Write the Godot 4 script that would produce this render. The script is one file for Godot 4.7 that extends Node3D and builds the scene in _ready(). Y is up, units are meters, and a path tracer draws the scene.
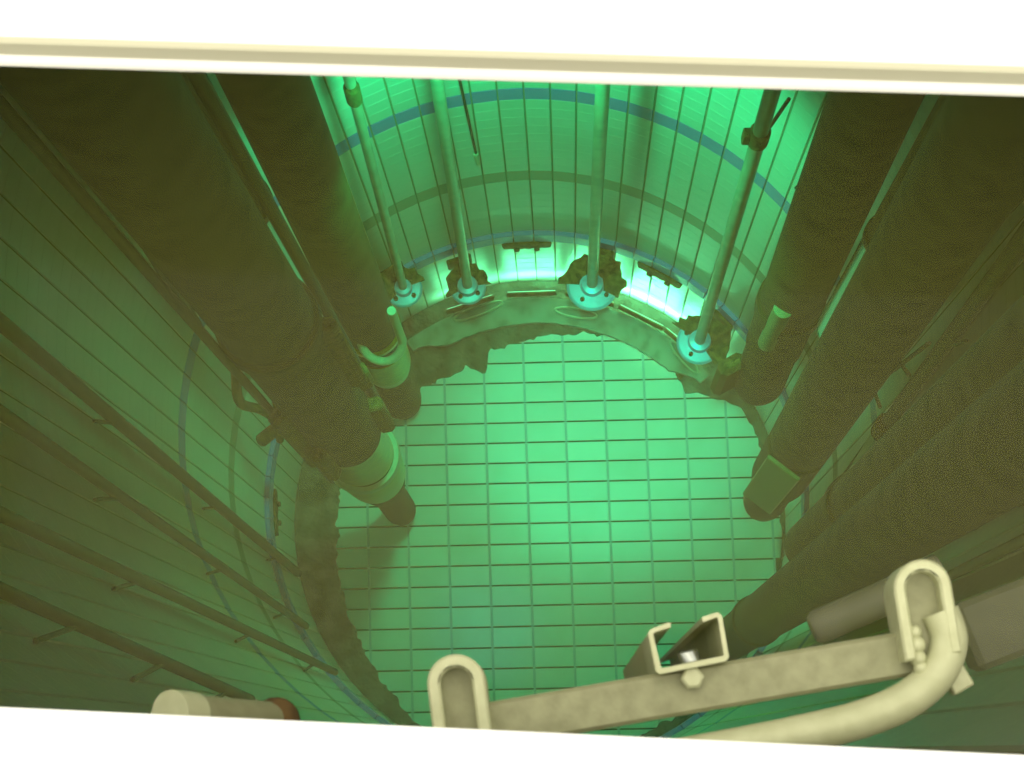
extends Node3D
# A deep round tiled water tank seen from above through a slot between two white cover panels.
# World: y up, floor of the tank at y = 0, the camera 10 m above it. px(x, y, h) is the point of the plane y = h on the line of sight of a pixel.

const FOCAL := 2000.0
const EYE := Vector3(0, 10, 0)
const NADIR := Vector3(58, -366, -2000)          # straight down, in the camera's axes
const WATER := 8.86

var cam_basis: Basis
var mid: Vector3                                  # centre of the tank floor
var R := 1.2
var M := {}
var used := {}
var rng := RandomNumberGenerator.new()


func _ready() -> void:
	rng.seed = 7
	# ---- camera
	var y := -NADIR.normalized()
	var z := (Vector3(0, -1, 0) - y * Vector3(0, -1, 0).dot(y)).normalized()
	var x := y.cross(z).normalized()
	cam_basis = Basis(Vector3(x.x, y.x, z.x), Vector3(x.y, y.y, z.y), Vector3(x.z, y.z, z.z))
	var cam := Camera3D.new()
	cam.name = "camera"
	cam.fov = rad_to_deg(2.0 * atan(384.0 / FOCAL))
	cam.near = 0.05
	cam.far = 60.0
	cam.transform = Transform3D(cam_basis, EYE)
	var lens := CameraAttributesPhysical.new()
	lens.frustum_focal_length = 12.0 / (384.0 / FOCAL)
	lens.frustum_focus_distance = 8.0
	lens.exposure_aperture = 38.0
	cam.attributes = lens
	add_child(cam)
	cam.current = true
	# ---- environment: the bright room over the tank
	var env := Environment.new()
	env.background_mode = Environment.BG_COLOR
	env.background_color = lin(1.0, 0.96, 0.84)
	env.background_energy_multiplier = 1.9
	env.tonemap_mode = Environment.TONE_MAPPER_LINEAR
	env.tonemap_exposure = 1.0
	env.sdfgi_enabled = true
	env.ssao_enabled = true
	env.ssil_enabled = true
	var we := WorldEnvironment.new()
	we.name = "world_environment"
	we.environment = env
	add_child(we)
	# ---- centre and radius of the tank
	var a := px(295, 520, 0)
	var b := px(785, 520, 0)
	mid = (a + b) * 0.5
	R = a.distance_to(b) * 0.5
	lights()
	materials()
	build_floor()
	build_wall()
	build_covers()
	build_water()
	build_sediment()
	build_shelf()
	build_poles()
	build_anchor_plates()
	build_tubes()
	build_conduits()
	build_cable()
	build_rail()


# ------------------------------------------------------------------ light
func lights() -> void:
	var room := AreaLight3D.new()
	room.name = "room_lamp"
	room.area_size = Vector2(2.4, 2.4)
	room.light_color = lin(1.0, 0.95, 0.78)
	room.light_energy = 2.0
	room.area_range = 30.0
	room.area_attenuation = 2.0
	room.shadow_enabled = true
	add_child(room)
	room.look_at_from_position(Vector3(0.1, 12.4, 0.3), Vector3(0.05, 9, -0.15), Vector3(0, 0, -1))
	# floor and wall floodlights hung high, out of view; the other lights are added
	spot("floor_floodlight", fl(40, -150, 8.2), fl(45, -335, 0), lin(0.01, 1.0, 0.42), 28.0, 6.3, 0.2, 0.75)
	spot("added_blue_spot", fl(-30, -60, 8.2), fl(-85, -125, 0), lin(0.02, 0.40, 1.0), 3.0, 2.6, 0.1, 1.0)  # added light standing in for a bluish reflection on the water
	spot("wall_floodlight", fl(-60, -345, 4.6), fl(0, -440, 2.5), lin(0.02, 1.0, 0.34), 6.0, 58.0, 0.1, 1.0)
	omni("added_fill_light", fl(10, 8, 2.9), lin(0.05, 1.0, 0.02), 0.13, 0.1)  # added fill that lifts the dim side walls, no lamp of the tank


func spot(called: String, from: Vector3, to: Vector3, c: Color, energy: float, angle: float, size: float, soft: float) -> void:
	var l := SpotLight3D.new()
	l.name = called
	l.light_color = c
	l.light_energy = energy
	l.spot_angle = angle
	l.spot_angle_attenuation = soft
	l.spot_range = 30.0
	l.spot_attenuation = 2.0
	l.light_size = size
	l.shadow_enabled = true
	add_child(l)
	l.look_at_from_position(from, to, Vector3(0.3, 0.1, 1).normalized())


func omni(called: String, at: Vector3, c: Color, energy: float, size: float) -> void:
	var l := OmniLight3D.new()
	l.name = called
	l.light_color = c
	l.light_energy = energy
	l.omni_range = 30.0
	l.omni_attenuation = 2.0
	l.light_size = size
	l.shadow_enabled = true
	l.position = at
	add_child(l)


# ------------------------------------------------------------------ where things are
func ray(x: float, y: float) -> Vector3:
	return cam_basis * Vector3(x - 512.0, 384.0 - y, -FOCAL)


func px(x: float, y: float, h: float) -> Vector3:
	var d := ray(x, y)
	return EYE + d * ((h - EYE.y) / d.y)


func fl(dx: float, dy: float, h: float) -> Vector3:     # floor units (1/203 m) from the point under the camera
	var p := px(570 + dx, 750 + dy, 0)
	p.y = h
	return p


func at_wall(x: float, y: float, inset: float) -> Vector3:  # on the tank wall, inset metres in from it
	var d := ray(x, y)
	var r := R - inset
	var o := Vector2(EYE.x - mid.x, EYE.z - mid.z)
	var v := Vector2(d.x, d.z)
	var a := v.dot(v)
	var b := o.dot(v)
	var c := o.dot(o) - r * r
	var t := (-b + sqrt(maxf(b * b - a * c, 0.0))) / a
	var p := EYE + d * t
	if p.y < 0.02:
		p = px(x, y, 0.02)
	return p


func height_of(s: float) -> float:
	return 10.0 - 10.0 / s


# ------------------------------------------------------------------ naming
func numbered(called: String) -> String:
	var n: int = used.get(called, 0)
	used[called] = n + 1
	return called if n == 0 else "%s_%03d" % [called, n]


func tag(o: Node3D, label: String, category: String, group := "") -> void:
	o.set_meta("label", label)
	o.set_meta("category", category)
	if group:
		o.set_meta("group", group)


func thing(called: String, label: String, category: String, at := Vector3.ZERO, group := "") -> Node3D:
	var o := Node3D.new()
	o.name = numbered(called)
	add_child(o)
	o.position = at
	tag(o, label, category, group)
	return o


func obj(called: String, st: SurfaceTool, m: Material, parent: Node = null) -> MeshInstance3D:
	st.generate_normals()
	return put(called, st.commit(), m, parent)


func put(called: String, mesh: Mesh, m: Material, parent: Node = null) -> MeshInstance3D:
	var o := MeshInstance3D.new()
	o.mesh = mesh
	o.material_override = m
	if parent == null:
		o.name = numbered(called)
		add_child(o)
	else:
		var n := 0
		var tried := called
		n = used.get([parent, called], 0)
		used[[parent, called]] = n + 1
		if n > 0:
			tried = "%s_%03d" % [called, n]
		o.name = tried
		parent.add_child(o)
	return o


# ------------------------------------------------------------------ shapes
func mb() -> SurfaceTool:
	var st := SurfaceTool.new()
	st.begin(Mesh.PRIMITIVE_TRIANGLES)
	return st


func tri(st: SurfaceTool, a: Vector3, b: Vector3, c: Vector3, out: Vector3, smooth := false) -> void:
	var n := (a - c).cross(a - b)
	st.set_smooth_group(0 if smooth else 0xFFFFFFFF)
	st.add_vertex(a)
	if n.dot(out) >= 0.0:
		st.add_vertex(b)
		st.add_vertex(c)
	else:
		st.add_vertex(c)
		st.add_vertex(b)


func quad(st: SurfaceTool, a: Vector3, b: Vector3, c: Vector3, d: Vector3, out: Vector3, smooth := false) -> void:
	tri(st, a, b, c, out, smooth)
	tri(st, a, c, d, out, smooth)


func add_prism(st: SurfaceTool, poly: PackedVector2Array, y0: float, y1: float, bevel := 0.0) -> void:
	# poly in (x, z); its top edge chamfered by bevel
	var top := poly
	if bevel > 0.0:
		var grown := Geometry2D.offset_polygon(poly, -bevel, Geometry2D.JOIN_MITER)
		if grown.size() == 1 and grown[0].size() == poly.size():
			top = grown[0]
			var best := 0
			for i in top.size():
				if top[i].distance_to(poly[0]) < top[best].distance_to(poly[0]):
					best = i
			var turned := PackedVector2Array()
			for i in top.size():
				turned.append(top[(best + i) % top.size()])
			top = turned
			if top.size() > 2 and top[1].distance_to(poly[1]) > top[top.size() - 1].distance_to(poly[1]):
				var back := PackedVector2Array([top[0]])
				for i in range(top.size() - 1, 0, -1):
					back.append(top[i])
				top = back
		else:
			bevel = 0.0
	var n := poly.size()
	var cw := Geometry2D.is_polygon_clockwise(poly)
	for i in n:
		var j := (i + 1) % n
		var e := poly[j] - poly[i]
		var o := Vector3(e.y, 0, -e.x) * (-1.0 if cw else 1.0)
		if not cw:
			o = Vector3(e.y, 0, -e.x)
		var m: Vector2 = (poly[i] + poly[j]) * 0.5 + Vector2(o.x, o.z).normalized() * 1e-5
		if Geometry2D.is_point_in_polygon(m, poly):
			o = -o
		quad(st, V(poly[i], y0), V(poly[j], y0), V(poly[j], y1 - bevel), V(poly[i], y1 - bevel), o)
		if bevel > 0.0:
			quad(st, V(poly[i], y1 - bevel), V(poly[j], y1 - bevel), V(top[j], y1), V(top[i], y1), o + Vector3(0, o.length(), 0))
	for k in [[top, y1, Vector3.UP], [poly, y0, Vector3.DOWN]]:
		var p: PackedVector2Array = k[0]
		var t := Geometry2D.triangulate_polygon(p)
		for i in range(0, t.size(), 3):
			tri(st, V(p[t[i]], k[1]), V(p[t[i + 1]], k[1]), V(p[t[i + 2]], k[1]), k[2])


func V(p: Vector2, y: float) -> Vector3:
	return Vector3(p.x, y, p.y)


func add_box(st: SurfaceTool, t: Transform3D, size: Vector3, bevel := 0.002) -> void:
	# a box with chamfered edges, in the frame t
	var h := size * 0.5
	var b := minf(bevel, minf(h.x, minf(h.y, h.z)) * 0.6)
	var face := func(ax: int, s: float) -> Array:
		var u := (ax + 1) % 3
		var v := (ax + 2) % 3
		var out := []
		for k in [[-1, -1], [1, -1], [1, 1], [-1, 1]]:
			var p := Vector3.ZERO
			p[ax] = h[ax] * s
			p[u] = (h[u] - b) * k[0]
			p[v] = (h[v] - b) * k[1]
			out.append(p)
		return out
	for ax in 3:
		for s in [-1.0, 1.0]:
			var f: Array = face.call(ax, s)
			var n := Vector3.ZERO
			n[ax] = s
			quad(st, t * f[0], t * f[1], t * f[2], t * f[3], t.basis * n)
	for ax in 3:
		var u := (ax + 1) % 3
		var v := (ax + 2) % 3
		for su in [-1.0, 1.0]:
			for sv in [-1.0, 1.0]:
				var p := []
				for k in [[-1.0, 0], [1.0, 0], [1.0, 1], [-1.0, 1]]:
					var q := Vector3.ZERO
					q[ax] = (h[ax] - b) * k[0]
					q[u] = (h[u] - (b if k[1] == 1 else 0.0)) * su
					q[v] = (h[v] - (0.0 if k[1] == 1 else b)) * sv
					p.append(q)
				var n := Vector3.ZERO
				n[u] = su
				n[v] = sv
				quad(st, t * p[0], t * p[1], t * p[2], t * p[3], t.basis * n)
	for sx in [-1.0, 1.0]:
		for sy in [-1.0, 1.0]:
			for sz in [-1.0, 1.0]:
				tri(st, t * Vector3(h.x * sx, (h.y - b) * sy, (h.z - b) * sz), t * Vector3((h.x - b) * sx, h.y * sy, (h.z - b) * sz), t * Vector3((h.x - b) * sx, (h.y - b) * sy, h.z * sz), t.basis * Vector3(sx, sy, sz))


func add_tube(st: SurfaceTool, path: Array, radii, sides := 14) -> void:
	# a round bar along the points of path, with flat ends
	var rings := []
	var side := Vector3.ZERO
	for i in path.size():
		var p: Vector3 = path[i]
		var before: Vector3 = path[maxi(i - 1, 0)]
		var after: Vector3 = path[mini(i + 1, path.size() - 1)]
		var d: Vector3 = (after - before).normalized()
		if side == Vector3.ZERO:
			side = d.cross(Vector3.UP if absf(d.y) < 0.9 else Vector3.RIGHT).normalized()
		side = (side - d * side.dot(d)).normalized()
		var up := d.cross(side)
		var r: float = radii[i] if radii is Array else radii
		var ring := []
		for k in sides:
			var a := TAU * k / sides
			ring.append(p + (side * cos(a) + up * sin(a)) * r)
		rings.append(ring)
	for i in path.size() - 1:
		var c: Vector3 = (path[i] + path[i + 1]) * 0.5
		for k in sides:
			var j := (k + 1) % sides
			quad(st, rings[i][k], rings[i][j], rings[i + 1][j], rings[i + 1][k], (rings[i][k] + rings[i + 1][j]) * 0.5 - c, true)
	for e in [0, path.size() - 1]:
		var out: Vector3 = path[e] - path[1 if e == 0 else e - 1]
		for k in sides:
			tri(st, path[e], rings[e][k], rings[e][(k + 1) % sides], out)


func smooth_path(points: Array, steps := 6) -> Array:
	var out := []
	for i in points.size() - 1:
		var a: Vector3 = points[maxi(i - 1, 0)]
		var b: Vector3 = points[i]
		var c: Vector3 = points[i + 1]
		var d: Vector3 = points[mini(i + 2, points.size() - 1)]
		for k in steps:
			out.append(b.cubic_interpolate(c, a, d, float(k) / steps))
	out.append(points[-1])
	return out


func add_lathe(st: SurfaceTool, base: Vector3, axis: Vector3, profile: Array, sides := 40, hard := true) -> void:
	# profile: [radius, height along the axis] from bottom to top; sharp where the profile turns when hard
	var y := axis.normalized()
	var x := y.cross(Vector3(0.13, 0.02, 1)).normalized()
	var z := x.cross(y)
	for i in profile.size() - 1:
		var r0: float = profile[i][0]
		var r1: float = profile[i + 1][0]
		var h0: float = profile[i][1]
		var h1: float = profile[i + 1][1]
		for k in sides:
			var a := TAU * k / sides
			var b := TAU * (k + 1) / sides
			var da := x * cos(a) + z * sin(a)
			var db := x * cos(b) + z * sin(b)
			var out := (da + db) * 0.5 * (h1 - h0) + y * (r0 - r1)
			if out.length() < 1e-9:
				continue
			st.set_smooth_group(1 + i if hard else 0)
			var p := [base + da * r0 + y * h0, base + db * r0 + y * h0, base + db * r1 + y * h1, base + da * r1 + y * h1]
			var order := [0, 1, 2, 0, 2, 3]
			var n: Vector3 = (p[0] - p[2]).cross(p[0] - p[1]) + (p[0] - p[3]).cross(p[0] - p[2])
			if n.dot(out) < 0.0:
				order = [0, 2, 1, 0, 3, 2]
			for q in order:
				st.add_vertex(p[q])


# ------------------------------------------------------------------ materials
func lin(r: float, g: float, b: float) -> Color:
	return Color(r, g, b).linear_to_srgb()


func mat(c: Color, rough := 0.6, metal := 0.0) -> StandardMaterial3D:
	var m := StandardMaterial3D.new()
	m.albedo_color = c
	m.roughness = rough
	m.metallic = metal
	return m


func noise_tex(c: Array, freq: float, seed_: int, size := 256, octaves := 4) -> NoiseTexture2D:
	var n := FastNoiseLite.new()
	n.noise_type = FastNoiseLite.TYPE_SIMPLEX_SMOOTH
	n.seed = seed_
	n.frequency = freq
	n.fractal_octaves = octaves
	var t := NoiseTexture2D.new()
	t.width = size
	t.height = size
	t.seamless = true
	t.noise = n
	var g := Gradient.new()
	var off := PackedFloat32Array()
	var col := PackedColorArray()
	for i in c.size():
		off.append(float(i) / (c.size() - 1))
		col.append(c[i])
	g.offsets = off
	g.colors = col
	t.color_ramp = g
	return t


func noisy(c: Array, freq: float, seed_: int, tile: float, rough := 0.7, metal := 0.0, relief := 0.0) -> StandardMaterial3D:
	var m := mat(Color.WHITE, rough, metal)
	m.albedo_texture = noise_tex(c, freq, seed_)
	m.uv1_triplanar = true
	m.uv1_world_triplanar = true
	m.uv1_scale = Vector3.ONE / tile
	if relief > 0.0:
		m.heightmap_enabled = true
		m.heightmap_texture = noise_tex([Color.BLACK, Color.WHITE], freq * 2.0, seed_ + 11)
		m.heightmap_scale = relief
	return m


func materials() -> void:
	M.tile = []
	for k in 4:
		var v: float = [0.70, 0.66, 0.73, 0.68][k]
		M.tile.append(noisy([lin(v * 0.9, v * 0.93, v * 0.86), lin(v, v, v * 0.97), lin(v * 1.04, v * 1.02, v)], 0.012, 31 + k, 0.9, 0.35))
	M.wall_tile = []
	for k in 3:
		var v: float = [0.66, 0.62, 0.69][k]
		M.wall_tile.append(noisy([lin(v * 0.85, v * 0.88, v * 0.8), lin(v, v, v * 0.95)], 0.01, 51 + k, 1.1, 0.35))
	M.blue_tile = mat(lin(0.10, 0.22, 0.60), 0.4)
	M.grey_tile = mat(lin(0.38, 0.36, 0.27), 0.5)
	M.grout = mat(lin(0.10, 0.085, 0.05), 0.9)
	M.grout_blue = mat(lin(0.50, 0.50, 0.54), 0.8)
	M.wall_grout = mat(lin(0.30, 0.28, 0.18), 0.9)
	M.sediment = noisy([lin(0.05, 0.05, 0.03), lin(0.11, 0.10, 0.07), lin(0.20, 0.19, 0.15)], 0.02, 5, 0.6, 0.7, 0.0, 1.0)
	M.shelf = noisy([lin(0.14, 0.16, 0.13), lin(0.26, 0.29, 0.24), lin(0.32, 0.34, 0.30)], 0.02, 6, 0.5, 0.6)
	M.rust = noisy([lin(0.05, 0.03, 0.006), lin(0.14, 0.08, 0.02), lin(0.30, 0.19, 0.05)], 0.03, 8, 0.3, 0.9, 0.0, 0.6)
	M.tube = noisy([lin(0.03, 0.018, 0.006), lin(0.07, 0.045, 0.016), lin(0.09, 0.065, 0.026)], 0.02, 12, 0.8, 0.7, 0.1)
	M.tube.metallic_specular = 0.3
	M.steel = noisy([lin(0.30, 0.32, 0.28), lin(0.50, 0.52, 0.46)], 0.02, 14, 0.7, 0.22, 0.85)
	M.brass = noisy([lin(0.28, 0.25, 0.02), lin(0.50, 0.45, 0.04)], 0.02, 15, 0.5, 0.3, 0.7)
	M.pole = noisy([lin(0.30, 0.31, 0.24), lin(0.52, 0.53, 0.42)], 0.02, 16, 0.6, 0.4, 0.4)
	M.flange = noisy([lin(0.14, 0.36, 0.62), lin(0.22, 0.56, 0.9)], 0.04, 18, 0.2, 0.35, 0.2)
	M.olive = noisy([lin(0.14, 0.15, 0.06), lin(0.26, 0.27, 0.12)], 0.03, 25, 0.2, 0.5)
	M.dim = noisy([lin(0.13, 0.135, 0.09), lin(0.18, 0.185, 0.12)], 0.03, 26, 0.2, 0.6)
	M.pale = noisy([lin(0.40, 0.40, 0.30), lin(0.58, 0.56, 0.44)], 0.03, 19, 0.2, 0.55)
	M.galv = noisy([lin(0.24, 0.24, 0.12), lin(0.30, 0.30, 0.16), lin(0.35, 0.35, 0.19)], 0.03, 21, 0.12, 0.55, 0.15, 0.02)
	M.galv_bright = noisy([lin(0.46, 0.47, 0.26), lin(0.57, 0.58, 0.35)], 0.03, 22, 0.1, 0.5, 0.15)
	M.conduit = noisy([lin(0.03, 0.022, 0.01), lin(0.08, 0.06, 0.03)], 0.03, 23, 0.4, 0.6, 0.1)
	M.cable = mat(lin(0.03, 0.035, 0.02), 0.7)
	M.cover = mat(lin(0.86, 0.86, 0.84), 0.5)
	M.trim_face = mat(lin(0.50, 0.48, 0.34), 0.6)
	M.trim_lip = mat(lin(0.84, 0.82, 0.74), 0.45)
	M.water = mat(Color(lin(0.56, 0.56, 0.15), 0.118), 0.05)  # brownish veil of glare and reflection put into the surface colour
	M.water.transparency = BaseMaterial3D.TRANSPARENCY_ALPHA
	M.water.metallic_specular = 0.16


# ------------------------------------------------------------------ tank floor
func build_floor() -> void:
	var root := Node3D.new()
	root.name = "floor"
	root.set_meta("kind", "structure")
	root.set_meta("label", "pale tiled floor of the round tank with dark straight joints")
	add_child(root)
	var bed := mb()
	var circle := PackedVector2Array()
	for k in 96:
		circle.append(Vector2(mid.x, mid.z) + Vector2.from_angle(TAU * k / 96.0) * (R + 0.1))
	add_prism(bed, circle, -0.25, -0.006)
	obj("grout_bed", bed, M.grout, root)
	# the grid as it lies in the picture: 40.3 by 20.3 floor units, turned a little
	var o := px(485.5, 423.5, 0)
	var ux := (px(726.0, 417.5, 0) - px(485.5, 423.5, 0)) / 6.0
	var uy := (px(490.6, 585.8, 0) - px(485.5, 423.5, 0)) / 8.0
	var inside := PackedVector2Array()
	for k in 96:
		inside.append(Vector2(mid.x, mid.z) + Vector2.from_angle(TAU * k / 96.0) * (R - 0.012))
	var O := Vector2(o.x, o.z)
	var X := Vector2(ux.x, ux.z)
	var Y := Vector2(uy.x, uy.z)
	var gx := 0.006 / X.length()
	var gy := 0.0042 / Y.length()
	for i in range(-6, 9):
		var strip := PackedVector2Array([O + X * (i - gx) - Y * 9, O + X * (i + gx) - Y * 9, O + X * (i + gx) + Y * 20, O + X * (i - gx) + Y * 20])
		for p in Geometry2D.intersect_polygons(strip, inside):
			var g := mb()
			add_prism(g, p, -0.02, -0.0012)
			obj("grout_strip", g, M.grout_blue, root)
		for j in range(-8, 19):
			var cell := PackedVector2Array([O + X * (i + gx) + Y * (j + gy), O + X * (i + 1 - gx) + Y * (j + gy), O + X * (i + 1 - gx) + Y * (j + 1 - gy), O + X * (i + gx) + Y * (j + 1 - gy)])
			for p in Geometry2D.intersect_polygons(cell, inside):
				if poly_area(p) < 0.0012:
					continue
				var t := mb()
				add_prism(t, p, -0.02, rng.randf_range(-0.0006, 0.0), 0.0012)
				obj("tile", t, M.tile[rng.randi() % 4], root)


func poly_area(p: PackedVector2Array) -> float:
	var s := 0.0
	for i in p.size():
		s += p[i].cross(p[(i + 1) % p.size()])
	return absf(s) * 0.5


# ------------------------------------------------------------------ tank wall
func build_wall() -> void:
	var root := Node3D.new()
	root.name = "wall_round"
	root.set_meta("kind", "structure")
	root.set_meta("label", "round tank wall of pale tile columns with two blue tile rings")
	add_child(root)
	root.position = Vector3(mid.x, 0, mid.z)
	var shell := mb()
	add_lathe(shell, Vector3.ZERO, Vector3.UP, [[R + 0.006, -0.25], [R + 0.15, -0.25], [R + 0.15, 9.0], [R + 0.006, 9.0]], 96)
	# its inner face, turned inwards
	for k in 96:
		var a := TAU * k / 96.0
		var b := TAU * (k + 1) / 96.0
		var pa := Vector3(cos(a), 0, sin(a)) * (R + 0.006)
		var pb := Vector3(cos(b), 0, sin(b)) * (R + 0.006)
		shell.set_smooth_group(7)
		var up := Vector3(0, 9.25, 0)
		var lo := Vector3(0, -0.25, 0)
		quad(shell, pa + lo, pb + lo, pb + up + lo, pa + up + lo, -(pa + pb), true)
	obj("shell", shell, M.wall_grout, root)
	var n := 80
	var bands := [[0.0, 0.90, "tile_panel"], [0.90, 1.02, "ring_tile"], [1.02, 1.85, "tile_panel"], [1.85, 1.99, "band_tile"], [1.99, 2.915, "tile_panel"], [2.915, 3.045, "ring_tile"], [3.045, 8.98, "tile_panel"]]
	for b in bands:
		var meshes := []
		var gap := 0.005 if b[2] == "tile_panel" else 0.003
		for v in 2:
			meshes.append(panel(b[0], b[1], TAU * R / n - gap, 0.1, 0.03 if b[0] == 0.90 else 0.008))
		for k in n:
			var ang := TAU * (k + 0.35) / n
			# the columns right under the near cover are never in sight
			if sin(ang) > 0.93:
				continue
			var m: Material = M.wall_tile[rng.randi() % 3] if b[2] == "tile_panel" else M.blue_tile if b[2] == "ring_tile" else M.grey_tile
			var o := put(b[2], meshes[k % 2], m, root)
			o.position = Vector3(cos(ang), 0, sin(ang)) * (R - (0.022 if b[0] == 0.90 else 0.0))
			o.rotation.y = -ang - PI / 2


func panel(y0: float, y1: float, w: float, row: float, deep: float) -> ArrayMesh:
	# one column of wall tiles: rows parted by shallow grooves, edges falling back to the wall. Faces +z towards the axis.
	var st := mb()
	var rows := maxi(1, roundi((y1 - y0) / row))
	var ys := []
	for i in rows:
		var a := y0 + (y1 - y0) * i / rows
		var b := y0 + (y1 - y0) * (i + 1) / rows
		ys.append([a, -0.0014])
		ys.append([a + 0.003, 0.0])
		ys.append([b - 0.003, 0.0])
	ys.append([y1, -0.0014])
	if deep > 0.02:
		ys.push_front([y0, -deep])
		ys.append([y1, -deep])
	var xs := [[-w / 2, -deep], [-w / 2 + 0.002, 0.0], [w / 2 - 0.002, 0.0], [w / 2, -deep]]
	for j in ys.size() - 1:
		for i in 3:
			var f := func(p: int, q: int) -> Vector3:
				return Vector3(xs[p][0], ys[q][0], maxf(xs[p][1] + ys[q][1], -deep))
			quad(st, f.call(i, j), f.call(i + 1, j), f.call(i + 1, j + 1), f.call(i, j + 1), Vector3(0, 0, 1))
	st.generate_normals()
	return st.commit()


# ------------------------------------------------------------------ covers over the tank
func build_covers() -> void:
	# far cover: its front edge runs along the top of the picture
	var a := px(0, 34, 9.1)
	var b := px(1024, 64, 9.1)
	var u := (b - a).normalized()
	var back := Vector3(u.z, 0, -u.x)
	if back.z > 0:
		back = -back
	var c := (a + b) * 0.5
	var t := Transform3D(Basis(u, Vector3.UP, u.cross(Vector3.UP)), c)
	var far := thing("cover_panel", "white cover panel beyond the tank with a stepped beige and white edge strip", "cover")
	var st := mb()
	add_box(st, t.translated(back * 0.9 + Vector3(0, -0.02, 0)), Vector3(2.6, 0.04, 1.8), 0.003)
	obj("panel", st, M.cover, far)
	st = mb()
	add_box(st, t.translated(back * -0.001 + Vector3(0, -0.0125, 0)), Vector3(2.6, 0.018, 0.004), 0.001)
	obj("edge_strip", st, M.trim_face, far)
	# rounded lip under it
	st = mb()
	var lip := []
	for k in 2:
		lip.append(c + u * (-1.3 + 2.6 * k) - back * 0.001 + Vector3(0, -0.0265, 0))
	add_tube(st, lip, 0.0056, 16)
	obj("rounded_lip", st, M.trim_lip, far)
	st = mb()
	add_box(st, t.translated(back * 0.004 + Vector3(0, -0.0385, 0)), Vector3(2.6, 0.012, 0.01), 0.002)
	obj("lower_flange", st, M.conduit, far)
	# near cover: its edge runs along the foot of the picture
	a = px(0, 707, 9.1)
	b = px(1024, 755, 9.1)
	u = (b - a).normalized()
	var front := Vector3(-u.z, 0, u.x)
	if front.z < 0:
		front = -front
	c = (a + b) * 0.5
	t = Transform3D(Basis(u, Vector3.UP, u.cross(Vector3.UP)), c)
	var near := thing("cover_panel", "plain white cover panel in front, hiding the foot of the handrail", "cover")
	st = mb()
	add_box(st, t.translated(front * 1.0 + Vector3(0, -0.009, 0)), Vector3(2.6, 0.018, 2.0), 0.0015)
	obj("panel", st, M.cover, near)
	# the deck round the slot
	for s in [-1.0, 1.0]:
		st = mb()
		add_box(st, Transform3D(Basis(), Vector3(0.02 + s * 1.14, 9.04, -0.1)), Vector3(1.5, 0.035, 3.0), 0.002)
		var d := obj("floor_deck", st, M.cover)
		d.set_meta("kind", "structure")


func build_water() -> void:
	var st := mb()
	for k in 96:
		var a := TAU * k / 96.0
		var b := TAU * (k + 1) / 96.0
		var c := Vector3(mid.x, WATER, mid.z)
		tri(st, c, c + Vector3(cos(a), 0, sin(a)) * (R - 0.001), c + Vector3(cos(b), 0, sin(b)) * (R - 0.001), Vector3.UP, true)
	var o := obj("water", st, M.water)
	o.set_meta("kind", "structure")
	o.set_meta("label", "still water surface of the tank with glare haze put into its colour")


# ------------------------------------------------------------------ dirt round the foot of the wall
func build_sediment() -> void:
	var key := [[-180, 203], [-165, 205], [-150, 200], [-138, 186], [-128, 190], [-120, 183], [-114, 186], [-109, 171], [-106, 190], [-100, 195], [-95, 196], [-84, 204], [-73, 212], [-63, 212], [-52, 214], [-44, 206], [-39, 219], [-33, 236], [-20, 240], [0, 241], [15, 240], [22, 232], [35, 226], [60, 222], [90, 222], [125, 222], [140, 211], [160, 205], [180, 203]]
	var n := FastNoiseLite.new()
	n.seed = 3
	n.frequency = 1.0
	var st := mb()
	var steps := 360
	var old := px(540, 533, 0)
	var rings := []
	for i in steps:
		var deg := -180.0 + 360.0 * i / steps
		var r := 205.0
		for k in key.size() - 1:
			if deg >= key[k][0] and deg <= key[k + 1][0]:
				r = lerpf(key[k][1], key[k + 1][1], (deg - key[k][0]) / (key[k + 1][0] - key[k][0]))
		r = minf(r + 5.0 * n.get_noise_1d(i * 0.23) + 3.0 * n.get_noise_1d(900 + i * 0.7), 241.0) / 245.0 * R
		var d := Vector3(cos(deg_to_rad(deg)), 0, sin(deg_to_rad(deg)))
		var ring := []
		var inner := (old + d * r) - mid
		r = minf(inner.length(), R - 0.012)
		d = inner.normalized()
		var out := R - 0.002
		for k in 7:
			var f := k / 6.0
			var rr := lerpf(r, out, f)
			var h: float = [0.0, 0.008, 0.014, 0.02, 0.024, 0.026, 0.03][k]
			if k > 0:
				h = maxf(0.003, h + 0.008 * n.get_noise_2d(d.x * rr * 14.0, d.z * rr * 14.0))
			ring.append(Vector3(mid.x, h, mid.z) + d * rr)
		rings.append(ring)
	for i in steps:
		var j := (i + 1) % steps
		for k in 6:
			quad(st, rings[i][k], rings[j][k], rings[j][k + 1], rings[i][k + 1], Vector3.UP, true)
	var o := obj("sediment", st, M.sediment)
	o.set_meta("kind", "stuff")
	tag(o, "dark ragged ring of settled dirt on the tiles round the foot of the wall", "sediment")


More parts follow.
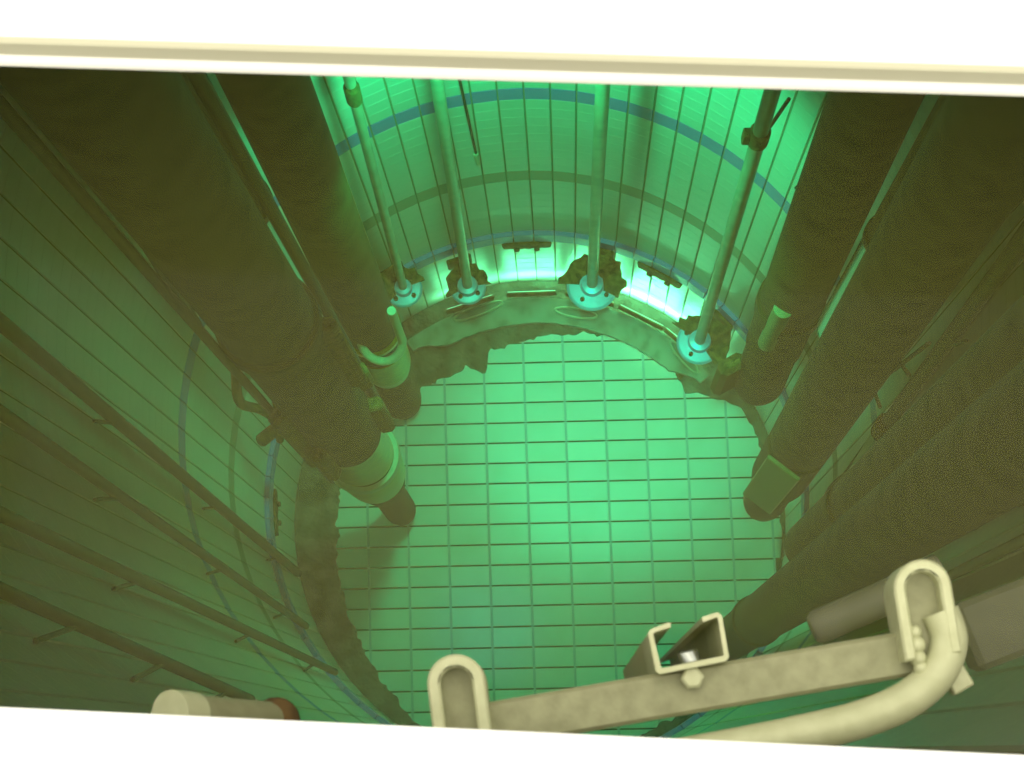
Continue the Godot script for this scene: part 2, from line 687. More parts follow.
# ------------------------------------------------------------------ curved shelf with added lamps at the foot of the back wall
func build_shelf() -> void:
	var root := thing("curved_shelf", "dirty grey-green curved shelf low along the lit back wall", "shelf", Vector3(mid.x, 0, mid.z))
	var n := FastNoiseLite.new()
	n.seed = 9
	n.frequency = 1.0
	var inner := PackedVector2Array()
	var outer := PackedVector2Array()
	var wob := 1.0 / 245.0 * R
	for k in 61:
		var a := deg_to_rad(lerpf(-127.0, -40.0, k / 60.0))
		var d := Vector2.from_angle(a)
		var taper := clampf(minf(k, 60 - k) / 6.0, 0.25, 1.0)
		inner.append(d * (lerpf(214.0, 196.0, taper) + 1.5 * n.get_noise_1d(k * 0.9)) * wob)
		outer.append(d * 222.0 * wob)
	outer.reverse()
	var st := mb()
	add_prism(st, inner + outer, 0.10, 0.13)
	obj("board", st, M.shelf, root)
	for deg in [-118.0, -92.0, -67.0, -46.0]:
		st = mb()
		var d := Vector3(cos(deg_to_rad(deg)), 0, sin(deg_to_rad(deg)))
		add_box(st, Transform3D(Basis(d.cross(Vector3.UP), Vector3.UP, -d), d * 210.0 * wob + Vector3(0, 0.06, 0)), Vector3(0.04, 0.09, 0.09), 0.004)
		obj("foot", st, M.rust, root)
	# flattened hoops lying on the shelf below the plates
	for c in [[478, 311, 26, -0.35], [576, 313, 21, 0.16], [684, 357, 21, 0.86]]:
		var ring := []
		for k in 25:
			var a := TAU * k / 24.0
			var p := Vector2(cos(a) * c[2], sin(a) * 4.5).rotated(c[3])
			ring.append(px(c[0] + p.x, c[1] + p.y, 0.14) - root.position)
		st = mb()
		add_tube(st, ring, 0.006, 8)
		obj("hoop", st, M.pale, root)
	# lamps added along its outer edge to brighten the foot of the wall
	for l in [[-108.0, 0.13], [-92.0, 0.24], [-77.0, 0.42], [-63.0, 0.54], [-50.0, 0.34]]:
		var d := Vector3(cos(deg_to_rad(l[0])), 0, sin(deg_to_rad(l[0])))
		var at := d * 224.5 * wob + Vector3(0, 0.16, 0)
		st = mb()
		var frame := Transform3D(Basis(d.cross(Vector3.UP), Vector3.UP, -d), at)
		add_box(st, frame, Vector3(0.25, 0.06, 0.012), 0.003)
		var housing := obj("added_lamp_housing", st, M.rust, root)
		st = mb()
		add_box(st, frame.translated_local(Vector3(0, 0, -0.008)), Vector3(0.24, 0.05, 0.004), 0.001)
		var glow := mat(lin(0.8, 0.9, 0.85), 0.4)
		glow.emission_enabled = true
		glow.emission = lin(0.2, 1.0, 0.6)
		glow.emission_energy_multiplier = 0.6
		obj("added_lamp_face", st, glow, housing)
		var light := AreaLight3D.new()
		light.name = "added_shelf_lamp"
		light.area_size = Vector2(0.24, 0.05)
		light.light_color = lin(0.12, 1.0, 0.40)
		light.light_energy = l[1]
		light.area_range = 30.0
		light.area_attenuation = 2.0
		light.shadow_enabled = true
		add_child(light, true)
		var from := root.position + at + d * 0.014
		light.look_at_from_position(from, from + d + Vector3(0, 0.3, 0), Vector3.UP)


# ------------------------------------------------------------------ poles along the back wall
func build_poles() -> void:
	var spots := [
		[Vector2(404, 290), 1.2, Vector2(350, 82), 9.0, 0.085, "pale pole nearest the dark tubes on the left, a thick joint near its top"],
		[Vector2(468, 288), 0.83, Vector2(437, 82), 11.0, 0.085, "pale pole just left of the hanging cable, its foot on a rusty plate"],
		[Vector2(592, 287), 0.91, Vector2(603, 82), 12.0, 0.118, "pale pole in the middle of the back wall, on a bright round plate"],
		[Vector2(699, 343), 0.91, Vector2(772, 92), 12.0, 0.105, "thick pale pole on the right with a clamp near its top"],
	]
	for i in 4:
		var s: Array = spots[i]
		var foot := px(s[0].x, s[0].y, s[1])
		# the top lies on the sight line, above the foot as nearly as can be
		var best := foot
		var least := 1e9
		for k in 450:
			var q := px(s[2].x, s[2].y, 2.0 + 0.01 * k)
			var off := Vector2(q.x - foot.x, q.z - foot.z).length()
			if off < least:
				least = off
				best = q
		var up := (best - foot).normalized()
		var top := foot + up * ((8.9 - foot.y) / up.y)
		var root := thing("support_pole", s[5], "pole", Vector3(foot.x, 0, foot.z), "poles along the back wall")
		var f := Vector3(0, foot.y, 0)
		var r: float = s[3] * 0.5 / 203.0 / 1.2
		var st := mb()
		add_tube(st, [f + up * 0.02, top - Vector3(foot.x, 0, foot.z)], r, 16)
		obj("shaft", st, M.pole, root)
		st = mb()
		add_lathe(st, f, Vector3.UP, [[0.0, 0.0], [s[4] * 0.8, 0.0], [s[4], 0.012], [s[4], 0.022], [s[4] * 0.9, 0.027], [r * 2.2, 0.03], [r * 2.0, 0.07], [r, 0.075]], 36)
		obj("flange", st, M.flange, root)
		# rusty crust along the wall side of the plate, its edge jagged
		st = mb()
		var out := Vector2(foot.x - mid.x, foot.z - mid.z).normalized()
		var poly := PackedVector2Array()
		var turn := rng.randf()
		for k in 26:
			var a := -1.75 + 3.5 * k / 25.0
			var rr: float = s[4] * (1.16 + 0.26 * rng.randf() + 0.12 * sin(a * 2.3 + turn * 6.0))
			poly.append(out.rotated(a) * rr)
		for k in 11:
			var a := 1.75 - 3.5 * k / 10.0
			poly.append(out.rotated(a) * s[4] * (0.42 + 0.1 * rng.randf()))
		add_prism(st, poly, f.y + 0.018, f.y + 0.036, 0.0)
		obj("rust_crust", st, M.rust, root)
		for k in 4:
			var a := 0.6 + TAU * k / 4.0
			st = mb()
			add_lathe(st, f + Vector3(cos(a), 0, sin(a)) * s[4] * 0.68 + Vector3(0, 0.024, 0), Vector3.UP, [[0.011, 0.0], [0.011, 0.022], [0.0, 0.024]], 6)
			obj("nut", st, M.tube, root)
		# the arm that carries the plate from the wall
		st = mb()
		var reach := R - 0.024 - Vector2(foot.x - mid.x, foot.z - mid.z).length()
		var o3 := Vector3(out.x, 0, out.y)
		add_box(st, Transform3D(Basis(o3.cross(Vector3.UP), Vector3.UP, -o3), f + o3 * (reach * 0.5 - 0.003) + Vector3(0, -0.03, 0)), Vector3(0.05, 0.05, reach), 0.006)
		add_box(st, Transform3D(Basis(o3.cross(Vector3.UP), Vector3.UP, -o3), f + o3 * (reach - 0.012) + Vector3(0, -0.03, 0)), Vector3(0.12, 0.14, 0.02), 0.006)
		obj("wall_arm", st, M.rust, root)
		if i == 0:
			st = mb()
			var p := px(354, 100, 2.9)
			var b := up * ((best.y - 0.1 - foot.y) / up.y)
			add_lathe(st, f + b, up, [[r, -0.1], [r * 1.45, -0.07], [r * 1.45, 0.05], [r, 0.08]], 16)
			obj("joint", st, M.rust, root)
		if i == 3:
			st = mb()
			var b := up * ((best.y - 0.42 - foot.y) / up.y)
			add_lathe(st, f + b, up, [[r, -0.06], [r * 1.35, -0.05], [r * 1.35, 0.05], [r, 0.06]], 16)
			add_box(st, Transform3D(Basis(), f + b + Vector3(-r * 1.5, 0, 0)), Vector3(0.03, 0.09, 0.03), 0.004)
			obj("clamp", st, M.rust, root)
			st = mb()
			add_tube(st, [f + b + Vector3(r, 0.1, 0), f + b + Vector3(0.06, 0.3, -0.02)], 0.006, 8)
			obj("twig_wire", st, M.cable, root)


func build_anchor_plates() -> void:
	var spots := [[Vector2(527, 246), 0.235, 0.09, "rusty toothed plate under the lower blue ring left of the middle pole"], [Vector2(661, 275), 0.235, 0.10, "rusty toothed plate under the lower blue ring between the two right poles"], [Vector2(269, 512), 0.22, 0.09, "rusty toothed plate low on the shaded left wall"]]
	for s in spots:
		var p := at_wall(s[0].x, s[0].y, 0.0)
		p.y = 0.845
		var d := Vector2(p.x - mid.x, p.z - mid.z).normalized()
		p = Vector3(mid.x + d.x * R, p.y, mid.z + d.y * R)
		var root := thing("anchor_plate", s[3], "plate", p, "rusty plates under the lower blue ring")
		root.rotation.y = atan2(-d.x, -d.y)
		var w: float = s[1]
		var h: float = s[2]
		var poly := PackedVector2Array([Vector2(-w / 2, h * 0.2)])
		for k in 9:
			poly.append(Vector2(lerpf(-w / 2, w / 2, (k + 0.5) / 9.0), h * (0.45 + 0.12 * rng.randf())))
		poly.append(Vector2(w / 2, h * 0.2))
		poly.append(Vector2(w / 2 * 0.96, -h * 0.3))
		for k in 12:
			poly.append(Vector2(lerpf(w / 2, -w / 2, (k + 0.5) / 12.0), -h * (0.42 + 0.2 * (k % 2) * rng.randf())))
		var st := mb()
		add_prism(st, poly, 0.0, 0.03)
		var o := obj("plate", st, M.rust, root)
		o.rotation.x = PI / 2
		o.scale = Vector3(1, 1, -1)
		for k in 2:
			st = mb()
			add_lathe(st, Vector3((k - 0.5) * w * 0.4, -h * 0.42, 0.012), Vector3(0, 0, 1), [[0.014, 0.0], [0.014, 0.03], [0.0, 0.034]], 6)
			obj("bolt", st, M.grout, root)


# ------------------------------------------------------------------ big hanging tubes
func hang(called: String, label: String, low: Vector3, high: Vector3, r: float) -> Array:
	# a thing whose axis runs from low up to the covers through high
	var up := (high - low).normalized()
	var root := thing(called, label, "tube", low, "dark tubes hanging at the sides of the tank")
	return [root, up, (8.84 - low.y) / up.y]


func build_tubes() -> void:
	var px_m := 1.0 / 203.0
	# left, nearest: dark tube ending in a brass-coloured head
	var q := hang("beam_tube", "largest dark tube on the left, ending in a yellow ringed head", fl(-166, -235, 0.12), fl(-166, -235, 8.0), 0.13)
	var root: Node3D = q[0]
	var up: Vector3 = q[1]
	var r := 27.0 * px_m
	var st := mb()
	add_lathe(st, up * 2.55, up, [[r * 0.9, 0.0], [r, 0.0], [r, q[2] - 2.55], [0, q[2] - 2.55]], 48)
	obj("tube", st, M.tube, root)
	st = mb()
	add_lathe(st, up * 1.98, up, [[0.0, 0.0], [r * 0.96, 0.0], [r, 0.03], [r, 0.57]], 48)
	obj("sleeve", st, M.brass, root)
	st = mb()
	add_lathe(st, up * 1.9, up, [[r * 1.0, 0.0], [r * 1.16, 0.02], [r * 1.16, 0.05], [r * 1.12, 0.07], [r * 0.98, 0.072]], 48)
	obj("bright_ring", st, M.pale, root)
	st = mb()
	add_lathe(st, up * 1.35, up, [[r * 0.7, 0.0], [r * 1.0, 0.08], [r * 1.06, 0.3], [r * 1.06, 0.55]], 48)
	obj("head", st, M.brass, root)
	st = mb()
	add_lathe(st, up * 1.0, up, [[0.0, 0.0], [r * 0.75, 0.05], [r * 0.85, 0.2], [r * 0.8, 0.4]], 40)
	obj("lower_cap", st, M.tube, root)
	st = mb()
	add_lathe(st, Vector3.ZERO, up, [[0.0, 0.0], [0.05, 0.012], [0.073, 0.05], [0.078, 0.12], [0.078, 1.05]], 28, false)
	obj("tip", st, M.tube, root)
	st = mb()
	add_lathe(st, up * 4.4, up, [[r, 0.0], [r * 1.1, 0.02], [r * 1.1, 0.12], [r, 0.14]], 48)
	obj("collar", st, M.tube, root)

	var nd2 := Vector3(0.577, 0, 0.817)
	for s in [[2.75, -1.15, 0.05, 0.5], [2.75, 0.9, 0.05, 0.5], [3.25, -1.5, 0.06, 0.2], [4.0, -1.0, 0.04, 0.9], [3.1, 1.35, 0.045, 1.0]]:
		var dd := nd2.rotated(Vector3.UP, -s[1])
		st = mb()
		add_box(st, Transform3D(Basis(dd.cross(Vector3.UP), Vector3.UP, -dd), up * s[0] + dd * (r + 0.02)), Vector3(s[2], s[3], 0.06), 0.012)
		obj("lug", st, M.rust, root)
	for s in [[-1.7, 0.018, 2.2], [1.75, 0.014, 1.7]]:
		var dd := nd2.rotated(Vector3.UP, -s[0])
		st = mb()
		add_tube(st, [up * s[2] + dd * (r + 0.03), up * q[2] + dd * (r + 0.03)], s[1], 10)
		obj("side_pipe", st, M.conduit, root)

	# left, behind: dark tube with a pale bail
	q = hang("beam_tube", "dark tube behind it on the left with a pale hoop at its head", fl(-166, -345, 0.06), fl(-158, -347, 4.7), 0.1)
	root = q[0]
	up = q[1]
	r = 23.0 * px_m
	st = mb()
	add_lathe(st, up * 1.5, up, [[0, 0.0], [r, 0.02], [r, q[2] - 1.5], [0, q[2] - 1.5]], 44)
	obj("tube", st, M.tube, root)
	st = mb()
	add_lathe(st, up * 0.9, up, [[0, 0.0], [r * 0.9, 0.06], [r * 1.02, 0.2], [r * 1.02, 0.6]], 44)
	obj("head", st, M.brass, root)
	st = mb()
	add_lathe(st, Vector3.ZERO, up, [[0.0, 0.0], [0.07, 0.02], [0.098, 0.07], [0.104, 0.2], [0.09, 0.92]], 32, false)
	obj("tip", st, M.tube, root)
	st = mb()
	var hoop := []
	for k in 15:
		var a := PI * k / 14.0
		hoop.append(up * 2.0 + Vector3(0.06, 0, 0.09) + Vector3(cos(a) * 0.085, -sin(a) * 0.1, sin(a) * 0.07))
	hoop.push_front(hoop[0] + Vector3(0.0, 0.5, -0.01))
	hoop.append(hoop[-1] + Vector3(0.0, 0.5, -0.01))
	add_tube(st, hoop, 0.018, 12)
	obj("hoop", st, M.pale, root)
	st = mb()
	add_lathe(st, up * 1.78, up, [[r, 0.0], [r * 1.12, 0.015], [r * 1.12, 0.05], [r, 0.065]], 44)
	obj("bright_ring", st, M.brass, root)

	# left, between them: shiny slim tube that ends higher up
	q = hang("slim_tube", "slim shiny green-lit tube between the two dark tubes on the left", fl(-184.5, -308, 3.17), fl(-184.5, -308, 8.0), 0.06)
	root = q[0]
	up = q[1]
	slim(root, up, q[2], 16.0 * px_m)

	# right, behind
	q = hang("beam_tube", "dark tube behind on the right beside the thick pole", fl(163, -317, 1.3), fl(152, -325, 5.0), 0.1)
	root = q[0]
	up = q[1]
	r = 23.0 * px_m
	st = mb()
	add_lathe(st, up * 0.9, up, [[0, 0.0], [r, 0.02], [r, q[2] - 0.9], [0, q[2] - 0.9]], 44)
	obj("tube", st, M.tube, root)
	st = mb()
	add_lathe(st, Vector3.ZERO, up, [[0.0, 0.0], [0.06, 0.015], [0.098, 0.07], [0.11, 0.16], [0.105, 0.92]], 32, false)
	obj("tip", st, M.tube, root)
	st = mb()
	add_lathe(st, up * 1.5, up, [[r, 0.0], [r * 1.1, 0.02], [r * 1.1, 0.14], [r, 0.16]], 44)
	obj("collar", st, M.tube, root)
	st = mb()
	add_lathe(st, px(767, 343, 2.6) - root.position, Vector3.UP, [[0, 0], [0.035, 0.005], [0.035, 0.6], [0, 0.61]], 20)
	obj("guide_tube", st, M.olive, root)
	st = mb()
	add_box(st, Transform3D(Basis().rotated(Vector3.UP, 0.5), Vector3(-0.15, 0.3, 0.0)), Vector3(0.12, 0.5, 0.07), 0.02)
	obj("bracket", st, M.rust, root)

	# right, middle slim
	q = hang("slim_tube", "slim shiny green-lit tube between the two dark tubes on the right", fl(179, -287, 3.2), fl(174, -285, 6.0), 0.05)
	slim(q[0], q[1], q[2], 12.0 * px_m)

	# right, nearest
	q = hang("beam_tube", "large dark tube on the right with a pale side panel at its head", fl(178, -228, 0.74), fl(172, -248, 5.8), 0.12)
	root = q[0]
	up = q[1]
	r = 24.5 * px_m
	st = mb()
	add_lathe(st, up * 1.7, up, [[0, 0.0], [r, 0.02], [r, q[2] - 1.7], [0, q[2] - 1.7]], 48)
	obj("tube", st, M.tube, root)
	st = mb()
	add_lathe(st, up * 0.75, up, [[0, 0.0], [r * 0.95, 0.05], [r, 0.14], [r, 0.9], [r * 0.9, 0.95]], 48)
	var hd := obj("head", st, M.tube, root)
	st = mb()
	var nd := Vector3(-0.616, 0, 0.788)
	add_box(st, Transform3D(Basis(nd.cross(Vector3.UP), Vector3.UP, -nd), up * 1.2 + nd * (r + 0.004)), Vector3(0.15, 1.1, 0.016), 0.007)
	obj("side_panel", st, M.olive, hd)
	st = mb()
	add_lathe(st, Vector3.ZERO, up, [[0.0, 0.0], [0.06, 0.015], [0.09, 0.06], [0.098, 0.14], [0.095, 0.78]], 32, false)
	obj("tip", st, M.tube, root)

	# right wall, lower right of the picture
	q = hang("beam_tube", "dark tube against the right wall beyond the handrail", mid + Vector3(1.075 * cos(0.419), 3.0, 1.075 * sin(0.419)), mid + Vector3(1.075 * cos(0.419), 8.0, 1.075 * sin(0.419)), 0.1)
	root = q[0]
	up = q[1]
	r = 18.0 * px_m
	st = mb()
	add_lathe(st, Vector3.ZERO, up, [[0, 0.0], [r * 0.8, 0.01], [r, 0.08], [r, q[2]], [0, q[2]]], 44)
	obj("tube", st, M.tube, root)
	st = mb()
	add_lathe(st, up * 1.2, up, [[r, 0.0], [r * 1.1, 0.02], [r * 1.1, 0.1], [r, 0.12]], 44)
	obj("collar", st, M.tube, root)

	# and its lower neighbour
	q = hang("beam_tube", "lowest dark tube on the right wall, reaching down to the dirt behind the open channel", mid + Vector3(1.075 * cos(0.66), 0.45, 1.075 * sin(0.66)), mid + Vector3(1.075 * cos(0.66), 8.0, 1.075 * sin(0.66)), 0.1)
	root = q[0]
	up = q[1]
	st = mb()
	add_lathe(st, Vector3.ZERO, up, [[0, 0.0], [r * 0.8, 0.01], [r, 0.08], [r, q[2]], [0, q[2]]], 44)
	obj("tube", st, M.tube, root)
	st = mb()
	add_lathe(st, up * 2.0, up, [[r, 0.0], [r * 1.1, 0.02], [r * 1.1, 0.1], [r, 0.12]], 44)
	obj("collar", st, M.tube, root)

	# bent-rod frame on the left wall beside the largest tube
	var fr := thing("bracket_frame", "bent dark rod frame between the left wall and the largest tube", "bracket", fl(-225, -255, 1.9), "")
	var o := fr.position
	st = mb()
	add_tube(st, smooth_path([px(236, 325, 3.0) - o, px(236, 372, 2.6) - o, px(240, 402, 2.4) - o, px(262, 410, 2.2) - o, px(286, 425, 2.0) - o], 5), 0.02, 10)
	obj("outer_rod", st, M.rust, fr)
	st = mb()
	add_tube(st, smooth_path([px(240, 345, 2.9) - o, px(262, 370, 2.6) - o, px(276, 400, 2.3) - o, px(280, 440, 1.9) - o], 5), 0.017, 10)
	obj("inner_rod", st, M.rust, fr)
	st = mb()
	add_tube(st, smooth_path([px(248, 345, 2.7) - o, px(268, 372, 2.4) - o, px(284, 395, 2.2) - o], 5), 0.012, 10)
	obj("pale_rod", st, M.pale, fr)
	st = mb()
	add_tube(st, smooth_path([px(262, 440, 1.9) - o, px(286, 425, 2.0) - o, px(312, 438, 1.8) - o], 5), 0.03, 10)
	obj("clamp", st, M.rust, fr)


func slim(root: Node3D, up: Vector3, length: float, r: float) -> void:
	var st := mb()
	add_lathe(st, Vector3.ZERO, up, [[0.0, 0.0], [r * 0.6, 0.01], [r * 0.9, 0.05], [r, 0.12], [r, 1.3]], 32)
	obj("bright_end", st, M.steel, root)
	st = mb()
	add_lathe(st, up * 1.3, up, [[r, 0.0], [r, length - 1.3], [0, length - 1.3]], 32)
	obj("tube", st, M.tube, root)
	st = mb()
	add_lathe(st, up * 1.3, up, [[r, 0.0], [r * 1.12, 0.01], [r * 1.12, 0.06], [r, 0.07]], 32)
	obj("collar", st, M.tube, root)


# ------------------------------------------------------------------ conduits along the side walls
func build_conduits() -> void:
	var list := [
		[[60, 100], [196, 325], 0.022, "dark conduit along the left wall, nearest the largest tube", 0],
		[[0, 322], [298, 573], 0.020, "dark conduit crossing the left wall above the other slanting ones", 1],
		[[0, 412], [306, 626], 0.016, "dark conduit on the left wall, second of the slanting ones from above", 1],
		[[0, 514], [335, 672], 0.016, "dark conduit on the left wall, third of the slanting ones from above", 1],
		[[0, 590], [250, 700], 0.014, "thin dark conduit low on the left wall above the pipe stub", 1],
		[[1018, 246], [816, 520], 0.024, "thick dark conduit on the right wall beside the nearest dark tube", 1],
		[[975, 248], [866, 362], 0.007, "thin dark conduit on the right wall with cross brackets", 0],
		[[1024, 444], [880, 548], 0.012, "dark conduit on the right wall above the handrail hook", 1],
		[[1024, 480], [905, 545], 0.010, "thin dark conduit on the right wall just over the handrail hook", 1],
		[[1024, 540], [900, 600], 0.010, "thin dark conduit on the right wall beside the handrail hook", 0],
	]
	for c in list:
		var a := at_wall(c[0][0], c[0][1], 0.04)
		var b := at_wall(c[1][0], c[1][1], 0.04)
		var up := (a - b).normalized()
		var top := b + up * minf((8.8 - b.y) / up.y, 9.0)
		# keep it inside the wall when drawn on upwards
		var off := Vector2(top.x - mid.x, top.z - mid.z)
		if off.length() > R - 0.04:
			off = off.normalized() * (R - 0.04)
			top = Vector3(mid.x + off.x, top.y, mid.z + off.y)
		var root := thing("conduit", c[3], "conduit", b, "conduits along the side walls")
		var st := mb()
		add_tube(st, [Vector3.ZERO, a - b, top - b], c[2], 10)
		obj("pipe", st, M.conduit, root)
		if c[4]:
			for f in [0.12, 0.42, 0.75]:
				var p: Vector3 = (a - b) * f
				var w := p + b
				var d := Vector3(w.x - mid.x, 0, w.z - mid.z).normalized()
				st = mb()
				add_tube(st, [p, p + d * 0.012 + Vector3(0, 0.28, 0.035)], 0.006, 8)
				obj("bracket", st, M.conduit, root)
	# pale lit pipe on the right wall, and the crossed rods over it
	var a := px(884, 428, height_of(1.55))
	var b := px(832, 514, height_of(1.3))
	var root := thing("pale_pipe", "short pale lit pipe on the right between two dark tubes", "pipe", b, "")
	var st := mb()
	add_tube(st, [Vector3.ZERO, (a - b) * 0.05, a - b], [0.02, 0.03, 0.03], 16)
	obj("pipe", st, M.pale, root)
	st = mb()
	add_tube(st, [(a - b) * 0.96, a - b + (a - b).normalized() * 0.06], 0.036, 16)
	obj("cap", st, M.tube, root)
	var k := thing("cross_bracket", "crossed thin dark rods on the right wall beside the thick conduit", "bracket", at_wall(890, 370, 0.03), "")
	for r in [[[883, 337], [909, 375]], [[864, 363], [880, 407]], [[877, 383], [929, 343]]]:
		st = mb()
		add_tube(st, [at_wall(r[0][0], r[0][1], 0.05) - k.position, at_wall(r[1][0], r[1][1], 0.05) - k.position], 0.007, 8)
		obj("rod", st, M.conduit, k)
	var g := thing("rung_bracket", "small bracket of two rungs beside the right dark tube on the back wall", "bracket", at_wall(803, 190, 0.02), "")
	for r in [[[796, 188], [806, 180]], [[799, 198], [806, 192]], [[797, 202], [803, 178]]]:
		st = mb()
		add_tube(st, [at_wall(r[0][0], r[0][1], 0.02) - g.position, at_wall(r[1][0], r[1][1], 0.02) - g.position], 0.006, 8)
		obj("rung", st, M.conduit, g)


func build_cable() -> void:
	var low := px(478.5, 165, height_of(1.30))
	var best := low
	var least := 1e9
	for k in 300:
		var q := px(460, 82, 2.0 + 0.01 * k)
		var d := Vector2(q.x - low.x, q.z - low.z).length()
		if d < least:
			least = d
			best = q
	var up := (best - low).normalized()
	var root := thing("hanging_cable", "thin dark cable hanging before the back wall, pale weight at its end", "cable", low)
	var st := mb()
	add_tube(st, [up * 0.16, up * ((8.84 - low.y) / up.y)], 0.0055, 8)
	obj("cable", st, M.cable, root)
	st = mb()
	add_lathe(st, Vector3.ZERO, up, [[0, 0], [0.009, 0.02], [0.012, 0.12], [0.010, 0.16], [0, 0.165]], 14)
	obj("weight", st, M.pale, root)


# ------------------------------------------------------------------ handrail frame and the other metal over the water
func flat(points: Array, h: float, o: Vector3) -> PackedVector2Array:
	var out := PackedVector2Array()
	for p in points:
		var q := px(p[0], p[1], h) - o
		out.append(Vector2(q.x, q.z))
	return out


func arch(cx: float, cy: float, r: float, tilt: float, legs: float) -> Array:
	# an arch in picture units: left foot, round the top, right foot
	var out := []
	out.append([-r, legs])
	for k in 17:
		var a := PI + PI * k / 16.0
		out.append([cos(a) * r, sin(a) * r])
	out.append([r, legs])
	var turned := []
	for p in out:
		turned.append([cx + p[0] * cos(tilt) - p[1] * sin(tilt), cy + p[0] * sin(tilt) + p[1] * cos(tilt)])
	return turned


func hook(root: Node3D, cx: float, cy: float, r: float, thick: float, tilt: float, legs: float, h: float) -> void:
	var outer := arch(cx, cy, r, tilt, legs)
	var inner := arch(cx, cy, r - thick, tilt, legs)
	inner.reverse()
	var st := mb()
	add_prism(st, flat(outer + inner, h, root.position), h - 0.035 - root.position.y, h - root.position.y, 0.0012)
	obj("hook_rim", st, M.galv_bright, root)
	st = mb()
	inner.reverse()
	add_prism(st, flat(inner, h, root.position), h - 0.034 - root.position.y, h - 0.012 - root.position.y)
	obj("hook_core", st, M.galv, root)


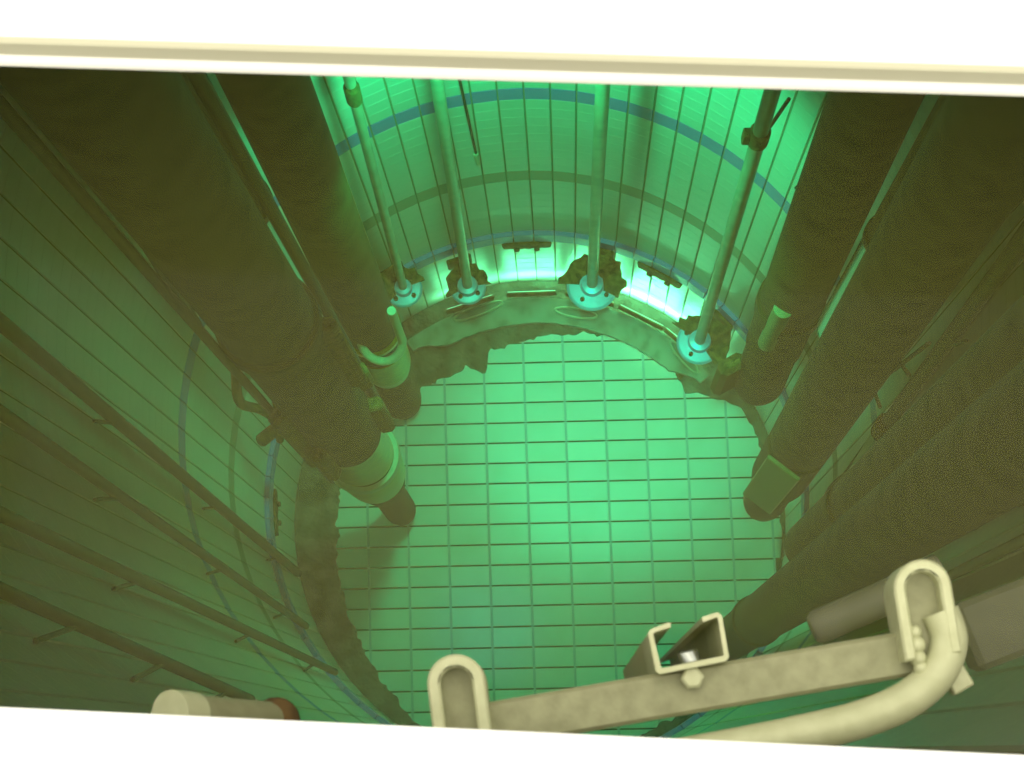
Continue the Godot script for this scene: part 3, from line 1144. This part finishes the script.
func build_rail() -> void:
	var h := 8.95
	var o := px(690, 690, h)
	var root := thing("handrail_frame", "beige metal handrail frame with two rounded hooks and a flat crossbar", "handrail", o)
	# crossbar
	var a := px(478, 727, h - 0.004)
	var b := px(940, 648, h - 0.004)
	var u := (b - a).normalized()
	var st := mb()
	add_box(st, Transform3D(Basis(u, Vector3.UP, u.cross(Vector3.UP)), (a + b) * 0.5 - o - Vector3(0, 0.0125, 0)), Vector3(a.distance_to(b), 0.025, 0.0235), 0.002)
	obj("crossbar", st, M.galv, root)
	hook(root, 456, 683, 29, 13, -0.12, 75, h + 0.012)
	hook(root, 923, 588, 29, 12, -0.16, 70, h + 0.012)
	# bent tube from the right hook round and back under the near cover
	st = mb()
	var path := []
	for p in [[940, 612, 0.0], [949, 640, 0.0], [938, 672, 0.0], [908, 699, 0.0], [862, 719, -0.002], [800, 734, -0.004], [730, 748, -0.006], [640, 764, -0.008]]:
		path.append(px(p[0], p[1], h + 0.002 + p[2]) - o)
	add_tube(st, smooth_path(path, 6), 0.0098, 20)
	obj("bent_tube", st, M.galv_bright, root)
	st = mb()
	for p in [[914, 632, 0.004], [916, 645, 0.005], [918, 658, 0.0045], [921, 668, 0.004]]:
		add_lathe(st, px(p[0], p[1], h + 0.006) - o, Vector3.UP, [[0, -p[2]], [p[2] * 0.8, -p[2] * 0.6], [p[2], 0], [p[2] * 0.8, p[2] * 0.6], [0, p[2]]], 12, false)
	obj("weld_bead", st, M.galv_bright, root)
	st = mb()
	add_box(st, Transform3D(Basis().rotated(Vector3.UP, 0.5), px(957, 680, h - 0.012) - o), Vector3(0.012, 0.012, 0.012), 0.001)
	obj("end_lug", st, M.galv_bright, root)

	# open channel standing beside the crossbar
	var ch := thing("strut_channel", "open pale steel channel standing against the crossbar with a bolt", "channel", px(688, 640, h + 0.008))
	var lineout := [[670, 622], [651, 629], [648, 633], [656, 671], [660, 674], [726, 661], [729, 657], [722, 616], [718, 612], [702, 617]]
	var lineinn := [[703, 622], [717, 617], [718, 619], [724, 655], [722, 656], [663, 668], [661, 667], [653, 634], [655, 632], [671, 627]]
	st = mb()
	add_prism(st, flat(lineout + lineinn, h + 0.008, ch.position), -0.5, 0.0, 0.0)
	obj("channel", st, M.galv_bright, ch)
	var n := (px(657, 672, h) - px(727, 659, h)).normalized()
	var axis := n.cross(Vector3.UP).normalized()
	if axis.z > 0:
		axis = -axis
	var bp := px(690, 664, h + 0.002) - ch.position
	st = mb()
	add_lathe(st, bp + axis * 0.001, axis, [[0, 0], [0.0055, 0.0], [0.0055, 0.005], [0.004, 0.006], [0, 0.006]], 6)
	obj("bolt_head", st, M.steel, ch)
	st = mb()
	add_lathe(st, px(692, 678, h - 0.002) - ch.position, Vector3.UP, [[0, 0], [0.006, 0.0], [0.006, 0.005], [0.0045, 0.006], [0, 0.006]], 6)
	obj("nut", st, M.galv_bright, ch)

	# tube lying under water behind the right hook
	var p0 := px(812, 630, 8.78)
	var p1 := px(930, 578, 8.78)
	var tb := thing("submerged_tube", "dim tube under the water behind the right hook of the handrail", "tube", p0)
	st = mb()
	add_tube(st, [Vector3.ZERO, (p1 - p0) * 0.05, p1 - p0], [0.008, 0.0105, 0.0105], 18)
	obj("tube", st, M.dim, tb)
	st = mb()
	add_tube(st, [(p1 - p0) * 0.96, (p1 - p0) * 1.1], 0.012, 18)
	obj("collar", st, M.dim, tb)

	# beam under water at the right edge
	p0 = px(962, 640, 8.7)
	p1 = px(1060, 602, 8.7)
	var bm := thing("submerged_beam", "dim square beam under the water to the right of the handrail hook", "beam", p0)
	st = mb()
	var bu := (p1 - p0).normalized()
	add_box(st, Transform3D(Basis(bu, Vector3.UP, bu.cross(Vector3.UP)), (p1 - p0) * 0.5), Vector3(p0.distance_to(p1), 0.04, 0.045), 0.004)
	obj("beam", st, M.dim, bm)

	# stub of pipe peeping out from the near cover
	p0 = px(172, 714, 8.95)
	p1 = px(276, 722, 8.87)
	var sb := thing("pipe_stub", "pipe stub with a pale cut end peeping over the bottom cover", "pipe", p0)
	st = mb()
	add_tube(st, [Vector3.ZERO, p1 - p0], 0.011, 20)
	obj("pipe", st, M.galv, sb)
	st = mb()
	add_tube(st, [(p1 - p0) * -0.02, (p1 - p0) * 0.18], 0.0125, 20)
	obj("end_collar", st, M.galv_bright, sb)
	st = mb()
	add_lathe(st, p1 - p0, Vector3(0.3, 0.9, 0).normalized(), [[0, -0.014], [0.011, -0.01], [0.014, 0], [0.011, 0.01], [0, 0.014]], 18, false)
	obj("elbow", st, M.rust, sb)
